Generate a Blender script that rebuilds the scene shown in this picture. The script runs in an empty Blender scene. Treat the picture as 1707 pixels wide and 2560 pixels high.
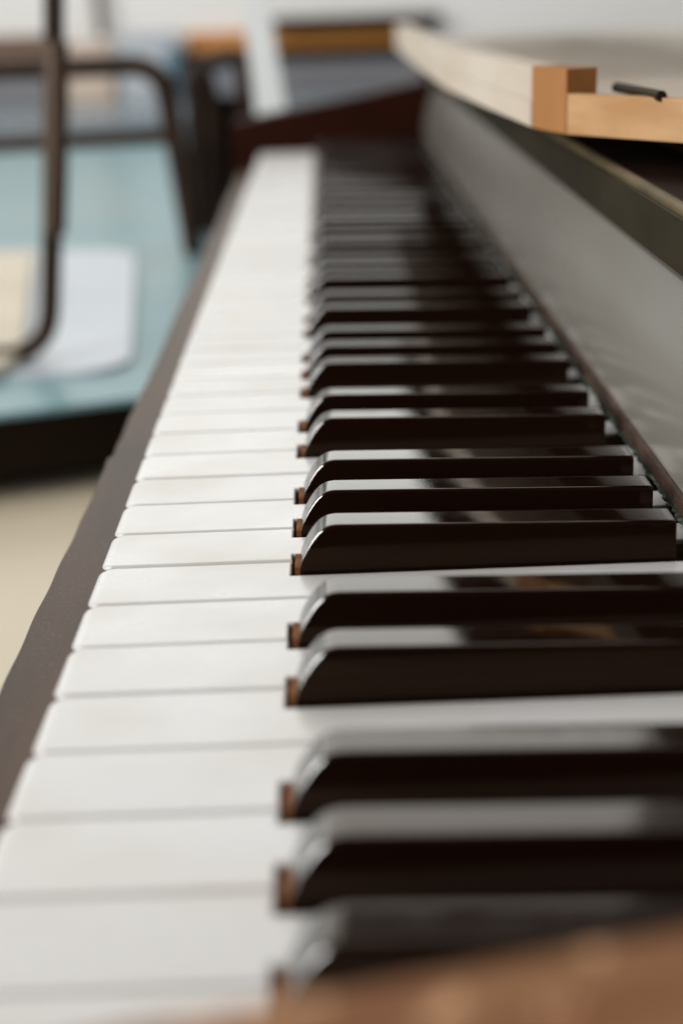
import bpy, bmesh, math, random
from mathutils import Vector, Matrix
random.seed(7)
S = 0.001                                   # everything below is measured in millimetres
scn = bpy.context.scene
C = scn.collection

# ------------------------------------------------------------------ camera
cam_d = bpy.data.cameras.new('camera'); cam = bpy.data.objects.new('camera', cam_d); C.objects.link(cam)
scn.camera = cam
PITCH, YAW, ROLL = 0.35033, 0.00099, -0.03750
cy, sy, cp, sp, cr, sr = math.cos(YAW), math.sin(YAW), math.cos(PITCH), math.sin(PITCH), math.cos(ROLL), math.sin(ROLL)
fwd = Vector((sy*cp, cy*cp, -sp)); rt = Vector((cy, -sy, 0)); up = rt.cross(fwd)
r2 = cr*rt + sr*up; u2 = -sr*rt + cr*up
m = Matrix((r2, u2, -fwd)).transposed().to_4x4()
m.translation = Vector((61.68, -170.57, 135.07))*S
cam.matrix_world = m
cam_d.sensor_fit = 'VERTICAL'; cam_d.sensor_height = 36.0; cam_d.sensor_width = 24.0
cam_d.lens = 36.0*3535.5/2560
cam_d.clip_start = 0.005; cam_d.clip_end = 50
cam_d.dof.use_dof = True
cam_d.dof.focus_distance = 0.376
cam_d.dof.aperture_fstop = 6.2
cam_d.dof.aperture_blades = 0

# ------------------------------------------------------------------ light
w = bpy.data.worlds.new('World'); scn.world = w; w.use_nodes = True
bg = w.node_tree.nodes['Background']; bg.inputs[0].default_value = (0.85, 0.70, 0.58, 1); bg.inputs[1].default_value = 0.09

def area(name, loc, target, sx, sy_, power, col):
    d = bpy.data.lights.new(name, 'AREA'); d.shape = 'RECTANGLE'; d.size = sx; d.size_y = sy_
    d.energy = power; d.color = col
    o = bpy.data.objects.new(name, d); C.objects.link(o); o.location = loc
    o.rotation_euler = (Vector(target)-Vector(loc)).to_track_quat('-Z', 'Y').to_euler()
    return o
area('window_light', (-0.6, 3.40, 1.62), (-0.6, 0, 1.62), 3.2, 1.50, 35, (0.97, 1.0, 0.96))
area('overhead_fill', (-0.3, 1.8, 2.1), (-0.3, 2.4, 0), 2.4, 2.6, 46, (1.0, 0.985, 0.97))  # added overhead fill for the key tops, no known ceiling lamp
area('side_fill', (-2.0, -0.7, 1.0), (0.3, 2.8, 0.1), 2.2, 1.4, 92, (1.0, 0.99, 0.97))  # added fill from camera left for fallboard and background, no known window

scn.view_settings.view_transform = 'Standard'; scn.view_settings.look = 'None'
scn.view_settings.exposure = 0; scn.view_settings.gamma = 1; scn.view_settings.use_curve_mapping = False

# ------------------------------------------------------------------ helpers
def mat(name, col, rough=0.5, spec=0.5, ior=1.5, col2=None, scale=(60, 60, 60), detail=6, bump=0.0, bscale=None,
        lo=0.35, hi=0.65, coat=0.0, metal=0.0, dist=0.0, rvar=0.0, speck=None):
    M = bpy.data.materials.new(name); M.use_nodes = True
    nt = M.node_tree; N = nt.nodes; L = nt.links; b = N['Principled BSDF']
    b.inputs['Base Color'].default_value = (*col, 1); b.inputs['Roughness'].default_value = rough
    b.inputs['IOR'].default_value = ior; b.inputs['Metallic'].default_value = metal
    b.inputs['Specular IOR Level'].default_value = spec; b.inputs['Coat Weight'].default_value = coat
    b.inputs['Coat Roughness'].default_value = 0.12
    tc = N.new('ShaderNodeTexCoord'); mp = N.new('ShaderNodeMapping'); L.new(tc.outputs['Object'], mp.inputs[0])
    mp.inputs['Scale'].default_value = scale
    nz = N.new('ShaderNodeTexNoise'); nz.inputs['Detail'].default_value = detail; nz.inputs['Scale'].default_value = 1
    nz.inputs['Distortion'].default_value = dist
    L.new(mp.outputs[0], nz.inputs['Vector'])
    if col2:
        rp = N.new('ShaderNodeValToRGB'); rp.color_ramp.elements[0].position = lo; rp.color_ramp.elements[1].position = hi
        rp.color_ramp.elements[0].color = (*col, 1); rp.color_ramp.elements[1].color = (*col2, 1)
        L.new(nz.outputs[0], rp.inputs[0]); out = rp.outputs[0]
        if speck:
            n2 = N.new('ShaderNodeTexNoise'); n2.inputs['Scale'].default_value = speck[1]; n2.inputs['Detail'].default_value = 2
            L.new(tc.outputs['Object'], n2.inputs['Vector'])
            r3 = N.new('ShaderNodeValToRGB'); r3.color_ramp.elements[0].position = speck[2]; r3.color_ramp.elements[1].position = speck[2]+.03
            L.new(n2.outputs[0], r3.inputs[0])
            mx = N.new('ShaderNodeMixRGB'); L.new(r3.outputs[0], mx.inputs[0]); L.new(out, mx.inputs[1]); mx.inputs[2].default_value = (*speck[0], 1)
            out = mx.outputs[0]
        L.new(out, b.inputs['Base Color'])
    if name == 'white_key_plastic':
        oi = N.new('ShaderNodeObjectInfo'); hs = N.new('ShaderNodeHueSaturation')
        mv = N.new('ShaderNodeMapRange'); mv.inputs['To Min'].default_value = .955; mv.inputs['To Max'].default_value = 1.03
        L.new(oi.outputs['Random'], mv.inputs[0]); L.new(mv.outputs[0], hs.inputs['Value']); L.new(out, hs.inputs['Color']); L.new(hs.outputs[0], b.inputs['Base Color'])
    if rvar:
        mr = N.new('ShaderNodeMapRange'); mr.inputs['To Min'].default_value = max(0.02, rough-rvar); mr.inputs['To Max'].default_value = rough+rvar
        mr.inputs['From Min'].default_value = .3; mr.inputs['From Max'].default_value = .7
        L.new(nz.outputs[0], mr.inputs[0]); L.new(mr.outputs[0], b.inputs['Roughness'])
    if bump:
        nb = N.new('ShaderNodeTexNoise'); nb.inputs['Scale'].default_value = bscale or 900; nb.inputs['Detail'].default_value = 4
        L.new(tc.outputs['Object'], nb.inputs['Vector'])
        bp = N.new('ShaderNodeBump'); bp.inputs['Strength'].default_value = bump; bp.inputs['Distance'].default_value = 0.0004
        L.new(nb.outputs[0], bp.inputs['Height']); L.new(bp.outputs[0], b.inputs['Normal'])
    return M

M_white = mat('white_key_plastic', (0.585, 0.578, 0.572), 0.30, ior=1.45, col2=(0.53, 0.50, 0.445), scale=(24, 34, 24), lo=.45, hi=.80, rvar=.06, bump=.05, bscale=2500)
M_keywood = mat('key_wood', (0.34, 0.25, 0.14), 0.75, spec=.1, col2=(0.26, 0.17, 0.09), scale=(30, 600, 600))
M_core = mat('sharp_core_wood', (0.26, 0.11, 0.045), 0.8, spec=.05, col2=(0.06, 0.02, 0.007), scale=(500, 160, 300), lo=.3, hi=.7)
M_black = mat('black_key_plastic', (0.0075, 0.0030, 0.0015), 0.07, ior=1.52, rvar=.03, bump=.012, bscale=1800, scale=(200, 200, 200))
M_black.node_tree.nodes['Principled BSDF'].inputs['Specular Tint'].default_value = (.42, .31, .24, 1)
M_front = mat('front_sheen_plastic', (0.04, 0.038, 0.036), 0.20, ior=3.3, bump=.05, bscale=2500)  # paler base and raised IOR imitate the bright reflection on sharp fronts
M_slip = mat('worn_brown_lacquer', (0.072, 0.039, 0.023), 0.5, spec=.18, col2=(0.038, 0.025, 0.017), scale=(60, 12, 60), bump=.35, bscale=1600, lo=.35, hi=.7, speck=((.12, .095, .075), 1500, .66))
M_cheek_shaded = mat('shaded_red_brown_wood', (0.024, 0.005, 0.002), 0.6, col2=(0.014, 0.003, 0.001), scale=(22, 60, 60), dist=1.2, spec=.06)  # shaded copy of the cheek wood: far block's unlit face put into colour
M_trim = mat('speckled_dark_rail', (0.016, 0.008, 0.005), 0.6, spec=.1, col2=(0.06, 0.035, 0.024), scale=(200, 60, 200), speck=((.25, .18, .13), 1500, .7), bump=.3)  # speckled brown lip, darkened to stand in for the black keys' reflection
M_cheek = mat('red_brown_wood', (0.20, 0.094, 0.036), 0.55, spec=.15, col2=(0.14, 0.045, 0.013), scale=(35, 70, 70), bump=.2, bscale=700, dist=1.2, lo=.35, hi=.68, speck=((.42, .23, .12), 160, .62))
M_fall = mat('grey_reflection_lacquer', (0.21, 0.198, 0.172), 0.25, ior=2.0, col2=(0.125, 0.108, 0.094), scale=(9, 3.5, 14), detail=2, rvar=.05, lo=.36, hi=.74, bump=.04, bscale=1500, speck=((.30, .22, .18), 1700, .73))  # grey base stands in for the white keys reflected in dark lacquer
M_felt = mat('green_felt', (0.018, 0.022, 0.014), 0.95, spec=.2, col2=(0.10, 0.15, 0.10), scale=(500, 500, 500), lo=.5, hi=.68)
M_hinge = mat('aged_brass', (0.10, 0.070, 0.028), 0.6, spec=.2, col2=(0.05, 0.037, 0.016), scale=(60, 30, 60))
M_olive = mat('olive_brown_lacquer', (0.030, 0.024, 0.012), 0.6, spec=.06, col2=(0.016, 0.011, 0.005), scale=(30, 14, 30))
M_case = mat('dark_case_wood', (0.018, 0.007, 0.004), 0.7, spec=.08, col2=(0.012, 0.005, 0.003), scale=(15, 15, 15))
M_pale = mat('pale_birch', (0.56, 0.50, 0.42), 0.6, col2=(0.50, 0.42, 0.33), scale=(40, 8, 40))
M_tan = mat('tan_wood', (0.50, 0.30, 0.145), 0.6, col2=(0.40, 0.215, 0.085), scale=(30, 30, 90))
M_orange = mat('orange_end_grain', (0.34, 0.145, 0.040), 0.65, col2=(0.30, 0.13, 0.035), scale=(120, 120, 50))
M_wall = mat('off_white_paint', (0.88, 0.87, 0.84), 0.9, col2=(0.84, 0.84, 0.82), scale=(1.5, 1.5, 1.5))
M_floor = mat('floor_vinyl', (0.42, 0.38, 0.30), 0.5, col2=(0.36, 0.32, 0.25), scale=(2, 2, 2))
M_teal = mat('teal_laminate', (0.14, 0.27, 0.31), 0.28, col2=(0.20, 0.30, 0.31), scale=(4, 3, 4))
M_blue = mat('grey_blue_laminate', (0.15, 0.20, 0.24), 0.25, col2=(0.18, 0.21, 0.23), scale=(3, 3, 3))
M_dark = mat('black_brown_edge', (0.008, 0.004, 0.002), 0.5, spec=.1)
M_tube = mat('dark_brown_metal', (0.018, 0.009, 0.005), 0.45, spec=.15, col2=(0.034, 0.018, 0.010), scale=(20, 20, 20))
M_tube_g = mat('bronze_metal', (0.070, 0.043, 0.027), 0.38, metal=.3)
M_panel = mat('grey_blue_paint', (0.20, 0.21, 0.24), 0.6, col2=(0.24, 0.23, 0.24), scale=(3, 3, 3))
M_cream = mat('cream_vinyl', (0.54, 0.48, 0.37), 0.5, col2=(0.48, 0.42, 0.32), scale=(9, 9, 9))
M_sheet = mat('white_board', (0.50, 0.54, 0.58), 0.5, col2=(0.46, 0.50, 0.54), scale=(5, 5, 5))
M_beige = mat('beige_wood', (0.52, 0.45, 0.34), 0.5, col2=(0.52, 0.45, 0.33), scale=(3, 9, 3), dist=.5)
M_post = mat('white_paint', (0.74, 0.76, 0.76), 0.45)
M_rail = mat('orange_wood', (0.62, 0.25, 0.025), 0.5, col2=(0.5, 0.18, 0.015), scale=(3, 30, 30))
M_rail2 = mat('rust_brown_wood', (0.14, 0.062, 0.022), 0.5)
M_pink = mat('pink_card', (0.60, 0.44, 0.35), 0.8, col2=(0.66, 0.56, 0.46), scale=(12, 12, 12))
M_mblue = mat('blue_plastic', (0.10, 0.22, 0.30), 0.5)

def obj(name, bm, m, parent=None, smooth=False, bevel=0.0, seg=3, angle=35):
    me = bpy.data.meshes.new(name)
    if bevel:
        es = [e for e in bm.edges if len(e.link_faces) == 2 and e.calc_face_angle(0) > math.radians(angle)]
        bmesh.ops.bevel(bm, geom=es, offset=bevel, segments=seg, affect='EDGES', profile=.5, clamp_overlap=True)
    bmesh.ops.recalc_face_normals(bm, faces=bm.faces)
    bmesh.ops.scale(bm, vec=(S, S, S), verts=bm.verts)
    bm.to_mesh(me); bm.free()
    for mm in (m if isinstance(m, (list, tuple)) else [m]): me.materials.append(mm)
    if smooth or bevel:
        for p in me.polygons: p.use_smooth = True
        me.set_sharp_from_angle(angle=math.radians(40))
    o = bpy.data.objects.new(name, me); C.objects.link(o)
    if smooth or bevel:
        wn = o.modifiers.new('weighted', 'WEIGHTED_NORMAL'); wn.keep_sharp = True; wn.weight = 100
    if parent: o.parent = parent
    return o

def tag(o, label, cat, group=None):
    o['label'] = label; o['category'] = cat
    if group: o['group'] = group
    return o
def thing(name, label, cat, loc=(0, 0, 0), group=None):
    o = bpy.data.objects.new(name, None); C.objects.link(o); o.location = Vector(loc)*S
    o.empty_display_size = .02
    return tag(o, label, cat, group)

def box(bm, x0, x1, y0, y1, z0, z1):
    v = [bm.verts.new(p) for p in ((x0, y0, z0), (x1, y0, z0), (x1, y1, z0), (x0, y1, z0), (x0, y0, z1), (x1, y0, z1), (x1, y1, z1), (x0, y1, z1))]
    for f in ((0, 3, 2, 1), (4, 5, 6, 7), (0, 1, 5, 4), (1, 2, 6, 5), (2, 3, 7, 6), (3, 0, 4, 7)): bm.faces.new([v[i] for i in f])
def mkbox(*a):
    bm = bmesh.new(); box(bm, *a); return bm
def prism(pts, z0, z1):                       # polygon in the XY plane, extruded in Z
    bm = bmesh.new()
    a = [bm.verts.new((x, y, z0)) for x, y in pts]; b = [bm.verts.new((x, y, z1)) for x, y in pts]
    n = len(pts)
    bm.faces.new(a[::-1]); bm.faces.new(b)
    for i in range(n): bm.faces.new((a[i], a[(i+1) % n], b[(i+1) % n], b[i]))
    return bm
def yprism(prof, ys):                         # profile in the XZ plane swept along Y
    bm = bmesh.new(); rings = [[bm.verts.new((x, y, z)) for x, z in prof] for y in ys]
    n = len(prof)
    bm.faces.new(rings[0]); bm.faces.new(rings[-1][::-1])
    for r0, r1 in zip(rings, rings[1:]):
        for i in range(n): bm.faces.new((r0[i], r1[i], r1[(i+1) % n], r0[(i+1) % n]))
    return bm
def tube(path, r, n=16, closed=False):
    bm = bmesh.new(); P = [Vector(p) for p in path]; rings = []
    prev = None
    for i, p in enumerate(P):
        if closed: t = (P[(i+1) % len(P)]-P[i-1]).normalized()
        else: t = (P[min(i+1, len(P)-1)]-P[max(i-1, 0)]).normalized()
        if prev is None:
            a = Vector((0, 0, 1)) if abs(t.z) < .9 else Vector((0, 1, 0))
            u = t.cross(a).normalized()
        else: u = (prev-t*prev.dot(t)).normalized()
        prev = u; v = t.cross(u)
        rings.append([bm.verts.new(p+r*(math.cos(2*math.pi*k/n)*u+math.sin(2*math.pi*k/n)*v)) for k in range(n)])
    pairs = list(zip(rings, rings[1:])) + ([(rings[-1], rings[0])] if closed else [])
    for a, b in pairs:
        for k in range(n): bm.faces.new((a[k], a[(k+1) % n], b[(k+1) % n], b[k]))
    if not closed: bm.faces.new(rings[0][::-1]); bm.faces.new(rings[-1])
    return bm
def rounded(pts, r, n=7, closed=False):       # 3-D polyline with filleted corners
    P = [Vector(p) for p in pts]; out = []
    for i, p in enumerate(P):
        if not closed and i in (0, len(P)-1): out.append(p); continue
        a = (P[i-1]-p); b = (P[(i+1) % len(P)]-p); d = min(r, a.length*.49, b.length*.49)
        A = p+a.normalized()*d; B = p+b.normalized()*d
        for k in range(n+1):
            t = k/n; out.append(A*(1-t)**2 + p*2*t*(1-t) + B*t*t)
    return out
def rrect(x0, x1, y0, y1, r, n=6):
    o = []
    for cx, cy_, a in ((x1-r, y1-r, 0), (x0+r, y1-r, 90), (x0+r, y0+r, 180), (x1-r, y0+r, 270)):
        for k in range(n+1):
            t = math.radians(a+90*k/n); o.append((cx+r*math.cos(t), cy_+r*math.sin(t)))
    return o

# ------------------------------------------------------------------ the room
fl = obj('floor', prism([(-5000, -3000), (5000, -3000), (5000, 6000), (-5000, 6000)], -740, -720), M_floor); fl['kind'] = 'structure'
wl = tag(obj('wall', mkbox(-3500, 3500, 3500, 3620, -720, 2900), M_wall), 'plain off-white painted wall closing the room far behind the piano', 'wall')

# ------------------------------------------------------------------ piano
piano = thing('piano', 'old brown upright piano seen along its whole keyboard of white and black keys', 'piano', (60, 560, -720))
def P_(name, bm, m, par=None, **k):
    o = obj(name, bm, m, par or piano, **k)
    if par is None: o.matrix_parent_inverse = Matrix.Translation(-Vector((60, 560, -720))*S)
    return o

PW = 23.5
notes = 'CBAGFEDCBAGFEDCBAGFEDCBAGFEDCBAGFEDCBAGFEDCBAGFEDCBA'     # treble end first
assert len(notes) == 52
# gap k (between key k-2 and key k-1 of the list, counted from the camera) lies at y = (k)*PW;  key i spans (i-2)*PW..(i-1)*PW
off = {'A': -2.6, 'G': 0.0, 'F': 2.6, 'D': -2.0, 'C': 2.0}      # sharp above note X (towards treble neighbour)
HALF = 5.75
sharps = []                                                      # y centre of each sharp
for i in range(1, 52):
    n = notes[i]
    if n in off: sharps.append(((i-2)*PW + off[n], n, i))
HEAD = 49.0; CLR = 1.2; G = 0.46
def white_key(i):
    y0, y1 = (i-2)*PW+G, (i-1)*PW-G
    lo, hi = y0, y1                                              # tail limits
    for ys, n, j in sharps:
        if j == i: lo = max(lo, ys+HALF+CLR)
        if j == i+1: hi = min(hi, ys-HALF-CLR)
    rc = 3.0
    pts = []
    for k in range(5):
        t = math.radians(180+90*k/4); pts.append((rc+rc*math.cos(t), y0+rc+rc*math.sin(t)))
    if lo > y0: pts += [(HEAD, y0), (HEAD, lo)]
    pts += [(156, lo), (156, hi)]
    if hi < y1: pts += [(HEAD, hi), (HEAD, y1)]
    for k in range(5):
        t = math.radians(90+90*k/4); pts.append((rc+rc*math.cos(t), y1-rc+rc*math.sin(t)))
    n = len(pts)
    def ring(d, z, fx=0):
        out = []
        for k in range(n):
            p, a, b = Vector(pts[k]), Vector(pts[k-1]), Vector(pts[(k+1) % n])
            e1 = (p-a).normalized(); e2 = (b-p).normalized()
            n1 = Vector((-e1.y, e1.x)); n2 = Vector((-e2.y, e2.x)); mm = (n1+n2)
            mm = mm/(mm.length_squared/2) if mm.length_squared > 1e-6 else n1
            q = p+mm*d
            if p.x < rc+.01: q.x += fx*(1-p.x/(rc+.02)*.6)
            out.append(bm.verts.new((q.x, q.y, z)))
        return out
    bm = bmesh.new()
    rings = [ring(.22, -16, 2.2), ring(.12, -1.35, 2.0), ring(0, -1.3), ring(0, -1.25), ring(.05, -.80, .10), ring(.15, -.40, .45), ring(.32, -.12, 1.0), ring(.62, 0, 2.0)]
    for q, (a, b) in enumerate(zip(rings, rings[1:])):
        for k in range(n):
            f = bm.faces.new((a[k], a[(k+1) % n], b[(k+1) % n], b[k])); f.material_index = 1 if q < 1 else 0
    top = bm.faces.new(rings[-1]); bot = bm.faces.new(rings[0][::-1]); bot.material_index = 1
    # small individual settling of each key
    dz = random.uniform(-.12, .10); ti = random.uniform(-.0035, .0035); tx = random.uniform(-.12, .12)
    yc = (y0+y1)/2
    for v in bm.verts:
        v.co.z += dz + (v.co.y-yc)*ti; v.co.x += tx
    return P_('white_key', bm, [M_white, M_keywood], smooth=True)
for i in range(52): white_key(i)

def sharp_mesh():                              # centred on y = 0, one mesh shared by every sharp
    bm = bmesh.new()
    prof = [(51.2, -2.0), (51.25, .9), (51.55, 2.2), (52.1, 3.7), (52.8, 5.2), (53.6, 6.7), (54.5, 8.1), (55.4, 9.3), (56.3, 10.25), (57.2, 10.95), (58.2, 11.45), (59.3, 11.75), (60.5, 11.88), (62.0, 11.86), (64.5, 11.8), (142.8, 9.83), (144.5, 9.78), (145.0, 9.4), (145.0, -2)]
    zs = []
    secs = []
    for x, zt in prof[1:-1]:
        # cross-section at this x:  base, side, rounded shoulder, top
        top_half = 4.75 if x > 60 else 4.75-0.25*max(0, (60-x)/9)
        zb = -2.0
        h = zt-zb
        base_half = HALF
        f = min(1, max(0, zt)/12.0)
        th = base_half-(base_half-top_half)*f
        r = min(.9, max(.25, zt*.12))
        sec = [(-base_half, zb), (-th-.04, zt-r)]
        for k in range(1, 5):
            t = math.radians(180-90*k/5*1.0); sec.append((-th+r+r*math.cos(t), zt-r+r*math.sin(t)))
        sec.append((-th+r, zt))
        sec = sec + [(-a, b) for a, b in sec[::-1]]
        secs.append([bm.verts.new((x, a, b)) for a, b in sec])
    n = len(secs[0])
    for q, (a, b) in enumerate(zip(secs, secs[1:])):
        for k in range(n):
            f = bm.faces.new((a[k], b[k], b[(k+1) % n], a[(k+1) % n]))
            if q < 8 and 1 < k < n-3: f.material_index = 1
    bm.faces.new(secs[0]); bm.faces.new(secs[-1][::-1])
    return bm
proto = None
for ys, n, i in sharps:
    if proto is None:
        bm = sharp_mesh()
        proto = P_('black_key', bm, [M_black, M_front], smooth=True)
        core = P_('wooden_core', mkbox(49.9, 51.9, -4.7, 4.7, -6, .9), M_core, proto, bevel=.25, seg=2)
        o = proto
    else:
        o = proto.copy(); C.objects.link(o); o.parent = piano; o.matrix_parent_inverse = proto.matrix_parent_inverse.copy()
        c = core.copy(); C.objects.link(c); c.parent = o
    o.location = Vector((random.uniform(-.15, .15), ys, random.uniform(-.12, .12)))*S
    o.rotation_euler = (random.uniform(-.006, .006), 0, random.uniform(-.0012, .0012))

Y0, Y1 = -52.0, 1178.5                           # inner faces of the two cheeks
# key slip in front of the keys: its edge is worn and chipped
bm = bmesh.new(); rows = []
y = Y0
while y <= Y1+.1:
    ox = -19.4 + (1.3 if y > 306 else 0) + 0.35*math.sin(y*.031)+0.18*math.sin(y*.17+1)
    if 296 < y <= 307: ox += (y-296)/11*.5-.6
    if y > 306: ox -= min(1.0, (y-306)*.0012)
    pr = [(-2.2, -60), (-2.2, -16.2), (-3.4, -15.1), (ox+1.3, -15.0), (ox+.35, -15.35), (ox, -16.3), (ox, -60)]
    rows.append([bm.verts.new((a, y, b)) for a, b in pr]); y += 3.0 if y < 330 else 12.0
yy = Y1-y+ (12.0)
for a, b in zip(rows, rows[1:]):
    for k in range(7): bm.faces.new((a[k], a[(k+1) % 7], b[(k+1) % 7], b[k]))
bm.faces.new(rows[0][::-1]); bm.faces.new(rows[-1])
P_('key_slip', bm, M_slip, smooth=True)

# cheeks: sloping tops, low at the front
def cheek(ya, yb, dz=0):
    prof = [(-23, -60), (172, -60), (172, 60.5), (170, 62), (100, 48.6), (0, 32.2), (-20, 28.6), (-24.5, 26.5), (-26, 22), (-25, -16)]
    return yprism([(x, z+(dz if z > 0 else 0)) for x, z in prof], [ya, yb])
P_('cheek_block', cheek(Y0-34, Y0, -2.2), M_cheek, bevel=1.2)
P_('cheek_block', cheek(Y1, Y1+34), M_cheek_shaded, bevel=1.2)

# fallboard behind the keys
fb = P_('fallboard', yprism([(152.8, 3.6), (152.4, 12), (153.0, 20), (154.3, 29), (156.4, 38), (159.2, 47), (160.6, 53), (161.2, 55.2), (163, 56.2), (178.5, 56.2), (180, 54), (172, 5)], [Y0+.4, Y1-.4]), M_fall, smooth=True)
bm = bmesh.new(); prev = None                    # ragged felt along the lower edge
yv = Y0+1
while yv < Y1-1:
    d = random.uniform(-1.1, .5); h = random.uniform(-.5, .8)
    q = [bm.verts.new(p) for p in ((151.9+d*.8, yv, 1.0+h*.6), (151.0+d*.8, yv, 1.9+h*.3), (151.6, yv, 2.5), (171, yv, 2.5), (171, yv, .8))]
    if prev:
        for k in range(5): bm.faces.new((prev[k], prev[(k+1) % 5], q[(k+1) % 5], q[k]))
    else: bm.faces.new(q)
    prev = q; yv += random.uniform(1.2, 3.2)
bm.faces.new(prev[::-1])
P_('felt_strip', bm, M_felt, fb)
P_('lower_trim', yprism([(153, 2.6), (151.4, 2.7), (150.9, 3.6), (151.0, 6.2), (151.6, 7.4), (152.2, 7.8), (153, 7.9)], [Y0+.5, Y1-.5]), M_trim, fb, smooth=True)
P_('upper_rail', yprism([(150.6, 65), (158, 65), (158, 79.6), (152, 79.6), (150.6, 78.6)], [Y0+.5, Y1-.5]), M_olive, bevel=.5)
P_('hinge', tube([(152.7, Y0+1, 80.0), (152.7, Y1-1, 80.0)], 1.9, 12), M_hinge, smooth=True)
# case
P_('case_top', mkbox(184.5, 520, Y0-34, Y1+34, -60, 81.6), M_case, bevel=1)
P_('case_rim', mkbox(158.2, 184.2, Y0+.5, Y1-.5, 62, 79.4), M_case, bevel=1)
P_('keybed', mkbox(-22, 520, Y0-34, Y1+34, -100, -61), M_case, bevel=2)
P_('lower_panel', mkbox(230, 520, Y0-34, Y1+34, -700, -101), M_case)
for ya in (Y0-30, Y1-10): P_('front_leg', mkbox(0, 45, ya, ya+40, -720, -101), M_case, bevel=3)
P_('back_panel', mkbox(521, 545, Y0-34, Y1+34, -700, 214), M_case)
P_('lid', mkbox(136, 300, 475, 1200, 219, 236), M_case, bevel=1)
for ya in (520, 1130): P_('lid_arm', mkbox(300.5, 545, ya, ya+30, 219.5, 235), M_case, bevel=1)

# ------------------------------------------------------------------ wooden tray lying on the case
tray = thing('wooden_tray', 'pale birch tray with orange-brown corner lying on top of the piano case', 'tray', (190, 380, 81.8))
TI = Matrix.Translation(-Vector((190, 380, 81.8))*S)
def T_(name, bm, m, **k):
    o = obj(name, bm, m, tray, **k); o.matrix_parent_inverse = TI; return o
T_('base_board', prism([(134.0, 333.2), (140.9, 307.3), (169.5, 266.1), (224.6, 186.4), (352.8, 211.6), (352.8, 1111.5), (126.3, 1111.5), (122.7, 779.4), (122.0, 553.7), (126.9, 442.1)], 90.00, 98.49), M_pale, bevel=.8)
T_('side_rail', prism([(132.9, 333.2), (126.7, 440.8), (121.6, 553.7), (122.3, 782.8), (125.3, 1119.4), (135.6, 1119.4), (132.3, 782.8), (132.3, 553.7), (137.6, 440.8), (142.9, 339.2)], 98.66, 109.80), M_pale, bevel=.8)
T_('side_skirt', prism([(132.5, 333.2), (126.4, 440.8), (121.4, 553.7), (122.1, 782.8), (125.1, 1119.4), (125.9, 1119.4), (122.5, 782.8), (121.9, 553.7), (126.9, 440.8), (133.5, 334.5)], 90.00, 98.49), M_pale)
T_('corner_block', prism([(132.6, 332.5), (139.8, 304.3), (150.2, 308.0), (142.9, 335.8)], 89.83, 110.15), M_orange, bevel=.8)
T_('front_edge', prism([(140.1, 303.9), (168.5, 264.1), (224.6, 184.4), (227.9, 186.4), (171.4, 267.4), (142.6, 307.3)], 89.83, 102.52), M_tan, bevel=.6)
tag(obj('pencil_stub', tube([(158.8, 318.6, 103.0), (163.1, 271.4, 103.0)], 1.7, 12), M_olive), 'short dark olive stick lying in the pale tray', 'pencil')
for ya in (360, 640, 980): T_('foot', mkbox(200, 225, ya, ya+40, 81.8, 89.8), M_case, bevel=1)

# ------------------------------------------------------------------ furniture behind, on the left
def legs(o, pts, ztop, m, inv):
    for x, y_ in pts:
        l = obj('leg', mkbox(x-18, x+18, y_-18, y_+18, -720, ztop), m, o, bevel=3); l.matrix_parent_inverse = inv
# teal table
tt = thing('teal_table', 'long teal topped table with a thick black edge behind the piano', 'table', (-400, 1700, -720)); I = Matrix.Translation(-Vector((-400, 1700, -720))*S)
o = obj('tabletop', prism([(-1100, 437), (-163.3, 744), (-82, 771), (300, 893), (300, 2660), (-1100, 2660)], -124, -120), M_teal, tt); o.matrix_parent_inverse = I
o = obj('apron', prism([(-1100, 440), (-163.3, 747), (-82, 774), (297, 896), (297, 2656), (-1100, 2656)], -166, -124.4), M_dark, tt, bevel=1.5); o.matrix_parent_inverse = I
legs(tt, [(-1060, 520), (260, 930), (-1060, 2610), (260, 2610)], -166.3, M_dark, I)
# far grey-blue table
t2 = thing('grey_blue_table', 'grey-blue topped table standing against the white wall far behind', 'table', (-200, 3100, -720)); I = Matrix.Translation(-Vector((-200, 3100, -720))*S)
o = obj('tabletop', mkbox(-1300, 900, 2740, 3440, -106, -80), M_blue, t2, bevel=2); o.matrix_parent_inverse = I
legs(t2, [(-1250, 2790), (850, 2790), (-1250, 3390), (850, 3390)], -106.3, M_dark, I)
# beige bench
t3 = thing('beige_bench', 'beige wooden bench top close beside the left edge of the piano', 'bench', (-430, 500, -720)); I = Matrix.Translation(-Vector((-430, 500, -720))*S)
o = obj('seat', prism([(-800, 100), (-60, 100), (-60, 900), (-800, 700)], -210, -184), M_beige, t3, bevel=3); o.matrix_parent_inverse = I
legs(t3, [(-760, 140), (-100, 140), (-100, 850), (-760, 660)], -210.3, M_beige, I)
# white board lying on the teal table
tag(obj('white_board', prism([(x+(y_-850)*-.115, y_) for x, y_ in rrect(-330, -89, 838, 1375, 42)], -119.6, -116), M_sheet, bevel=1), 'white rounded rectangular board lying flat on the teal table', 'board')
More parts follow.
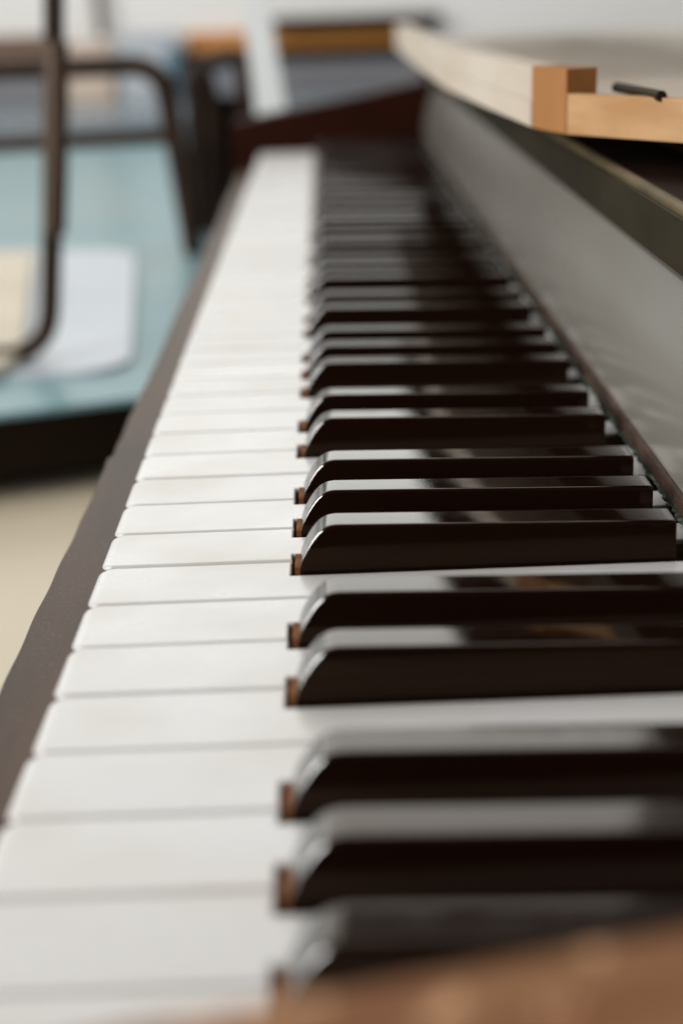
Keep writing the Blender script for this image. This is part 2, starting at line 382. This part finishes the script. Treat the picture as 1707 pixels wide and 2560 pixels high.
# dark loop frame with its cream pad
cs = thing('tube_frame_stand', 'dark tube loop with a rounded lower corner standing on the white board', 'stand', (-200, 870, -116))
I = Matrix.Translation(-Vector((-200, 870, -116))*S)
pth = rounded([(-119, 870, 170), (-126, 870, 100), (-142.5, 870, -40), (-152, 870, -110), (-330, 870, -110), (-322, 870, 170)], 48, 10)
o = obj('loop_tube', tube(pth, 7.4, 18), M_tube, cs, smooth=True); o.matrix_parent_inverse = I
o = obj('tube_highlight', tube([(-123.2, 869, 112), (-127.5, 869, 70), (-133.5, 869, 18), (-138.5, 869, -20)], 8.8, 18), M_tube_g, cs, smooth=True); o.matrix_parent_inverse = I  # added lighter sleeve that stands in for the highlight on the tube
tag(obj('seat_pad', prism([(-500, 1345), (-262, 1345), (-250, 1330), (-244, 1290), (-178, 900), (-172, 858), (-180, 835), (-196, 828), (-400, 828)], -115.6, -108), M_cream, bevel=2.5), 'flat cream pad lying on the white board inside the tube loop', 'pad')
# racks of dark tube
rk = thing('tube_rack', 'dark brown tube rack with two horizontal bars standing on the teal table', 'rack', (-250, 1350, -120), 'dark tube racks'); I = Matrix.Translation(-Vector((-250, 1350, -120))*S)
def K(par, name, path, r, m=M_tube):
    o = obj(name, tube(path, r, 14), m, par, smooth=True); o.matrix_parent_inverse = par['_I'] if False else Matrix.Translation(-par.location); return o
K(rk, 'top_bar', rounded([(-560, 1350, 73), (-560, 1350, 76), (-104, 1350, 75), (-86, 1350, -100), (-84, 1350, -119)], 34, 8), 11)
K(rk, 'cross_bar', [(-560, 1352, -3), (-96, 1352, 3)], 8.5)
K(rk, 'leg', [(-560, 1350, 72), (-566, 1350, -119)], 8)
K(rk, 'leg', rounded([(-104, 1350, 62), (-104, 1420, 60), (-92, 1450, -119)], 20, 6), 7)
rk2 = thing('tube_rack', 'second dark brown tube rack close to the white leaning post', 'rack', (-70, 1500, -120), 'dark tube racks')
K(rk2, 'top_bar', rounded([(-92, 1500, -119), (-84, 1500, 66), (-26, 1500, 78), (-32, 1500, -119)], 22, 8), 10)
K(rk2, 'leg', rounded([(-74, 1490, 60), (-66, 1490, 40), (-72, 1480, -119)], 20, 6), 9)
K(rk2, 'leg', [(-29, 1510, 70), (-27, 1510, -119)], 10)
o = obj('back_plate', mkbox(-86, -34, 1530, 1536, -119, 30), M_tube, rk2, bevel=2); o.matrix_parent_inverse = Matrix.Translation(-rk2.location)
# white leaning post
bm = bmesh.new()
c0 = [(-32.8, -140), (30+32, -140)]
v = []
for (xa, xb, z) in ((-1.5+2, 39.5, -119), (-20.5+0, 3.5, 168)):
    for yq in (1350, 1372): v.append([bm.verts.new((xa, yq, z)), bm.verts.new((xb, yq, z))])
(a0, b0), (a1, b1), (c0_, d0), (c1, d1) = v
for f in ((a0, b0, b1, a1), (c0_, c1, d1, d0), (a0, c0_, d0, b0), (a1, b1, d1, c1), (a0, a1, c1, c0_), (b0, d0, d1, b1)): bm.faces.new(f)
tag(obj('leaning_post', bm, M_post, bevel=3), 'white tapering post leaning left just behind the far end of the piano', 'post')
# things along the wall
ra = tag(obj('wall_rail', mkbox(-270, 300, 3470, 3497, 18, 60), M_rail, bevel=2), 'bright orange wooden rail fixed along the white wall', 'rail')
tag(obj('wall_rail', mkbox(-1300, -575, 3470, 3497, 22, 68), M_rail2, bevel=2), 'dark rust-brown rail fixed to the wall at far left', 'rail')
tag(obj('wall_shelf', prism([(-55, 3380), (330, 3380), (352, 3497), (-55, 3497)], 64, 88), M_dark, bevel=2), 'dark shelf edge mounted just above the orange rail', 'shelf')
tag(obj('skirting_board', mkbox(-1300, 900, 3460, 3497, -12, 14), M_dark, bevel=2), 'thin dark board along the wall just under the orange rail', 'board')
tag(obj('wall_panel', mkbox(-1300, 900, 3465, 3497, -79, -12.5), M_panel), 'grey-blue panel low on the wall behind the grey-blue table', 'panel')
tag(obj('card_box', mkbox(-560, -445, 3400, 3450, -79, 48), M_pink, bevel=2), 'pinkish cardboard box standing on the grey-blue table', 'box')
tag(obj('paper_roll_bin', mkbox(-430, -285, 3400, 3450, -79, 66), M_sheet, bevel=2), 'white box standing right of the pinkish cardboard box', 'box')
tag(obj('blue_cup', tube([(-297, 3360, -79), (-297, 3360, 32)], 15, 16), M_mblue, smooth=True), 'small blue cup standing in front of the white box', 'cup')
tag(obj('wall_pipe', tube([(-470, 3440, 60), (-478, 3440, 700)], 11, 12), M_tube_g, smooth=True), 'thin bronze vertical pipe rising against the white wall', 'pipe')
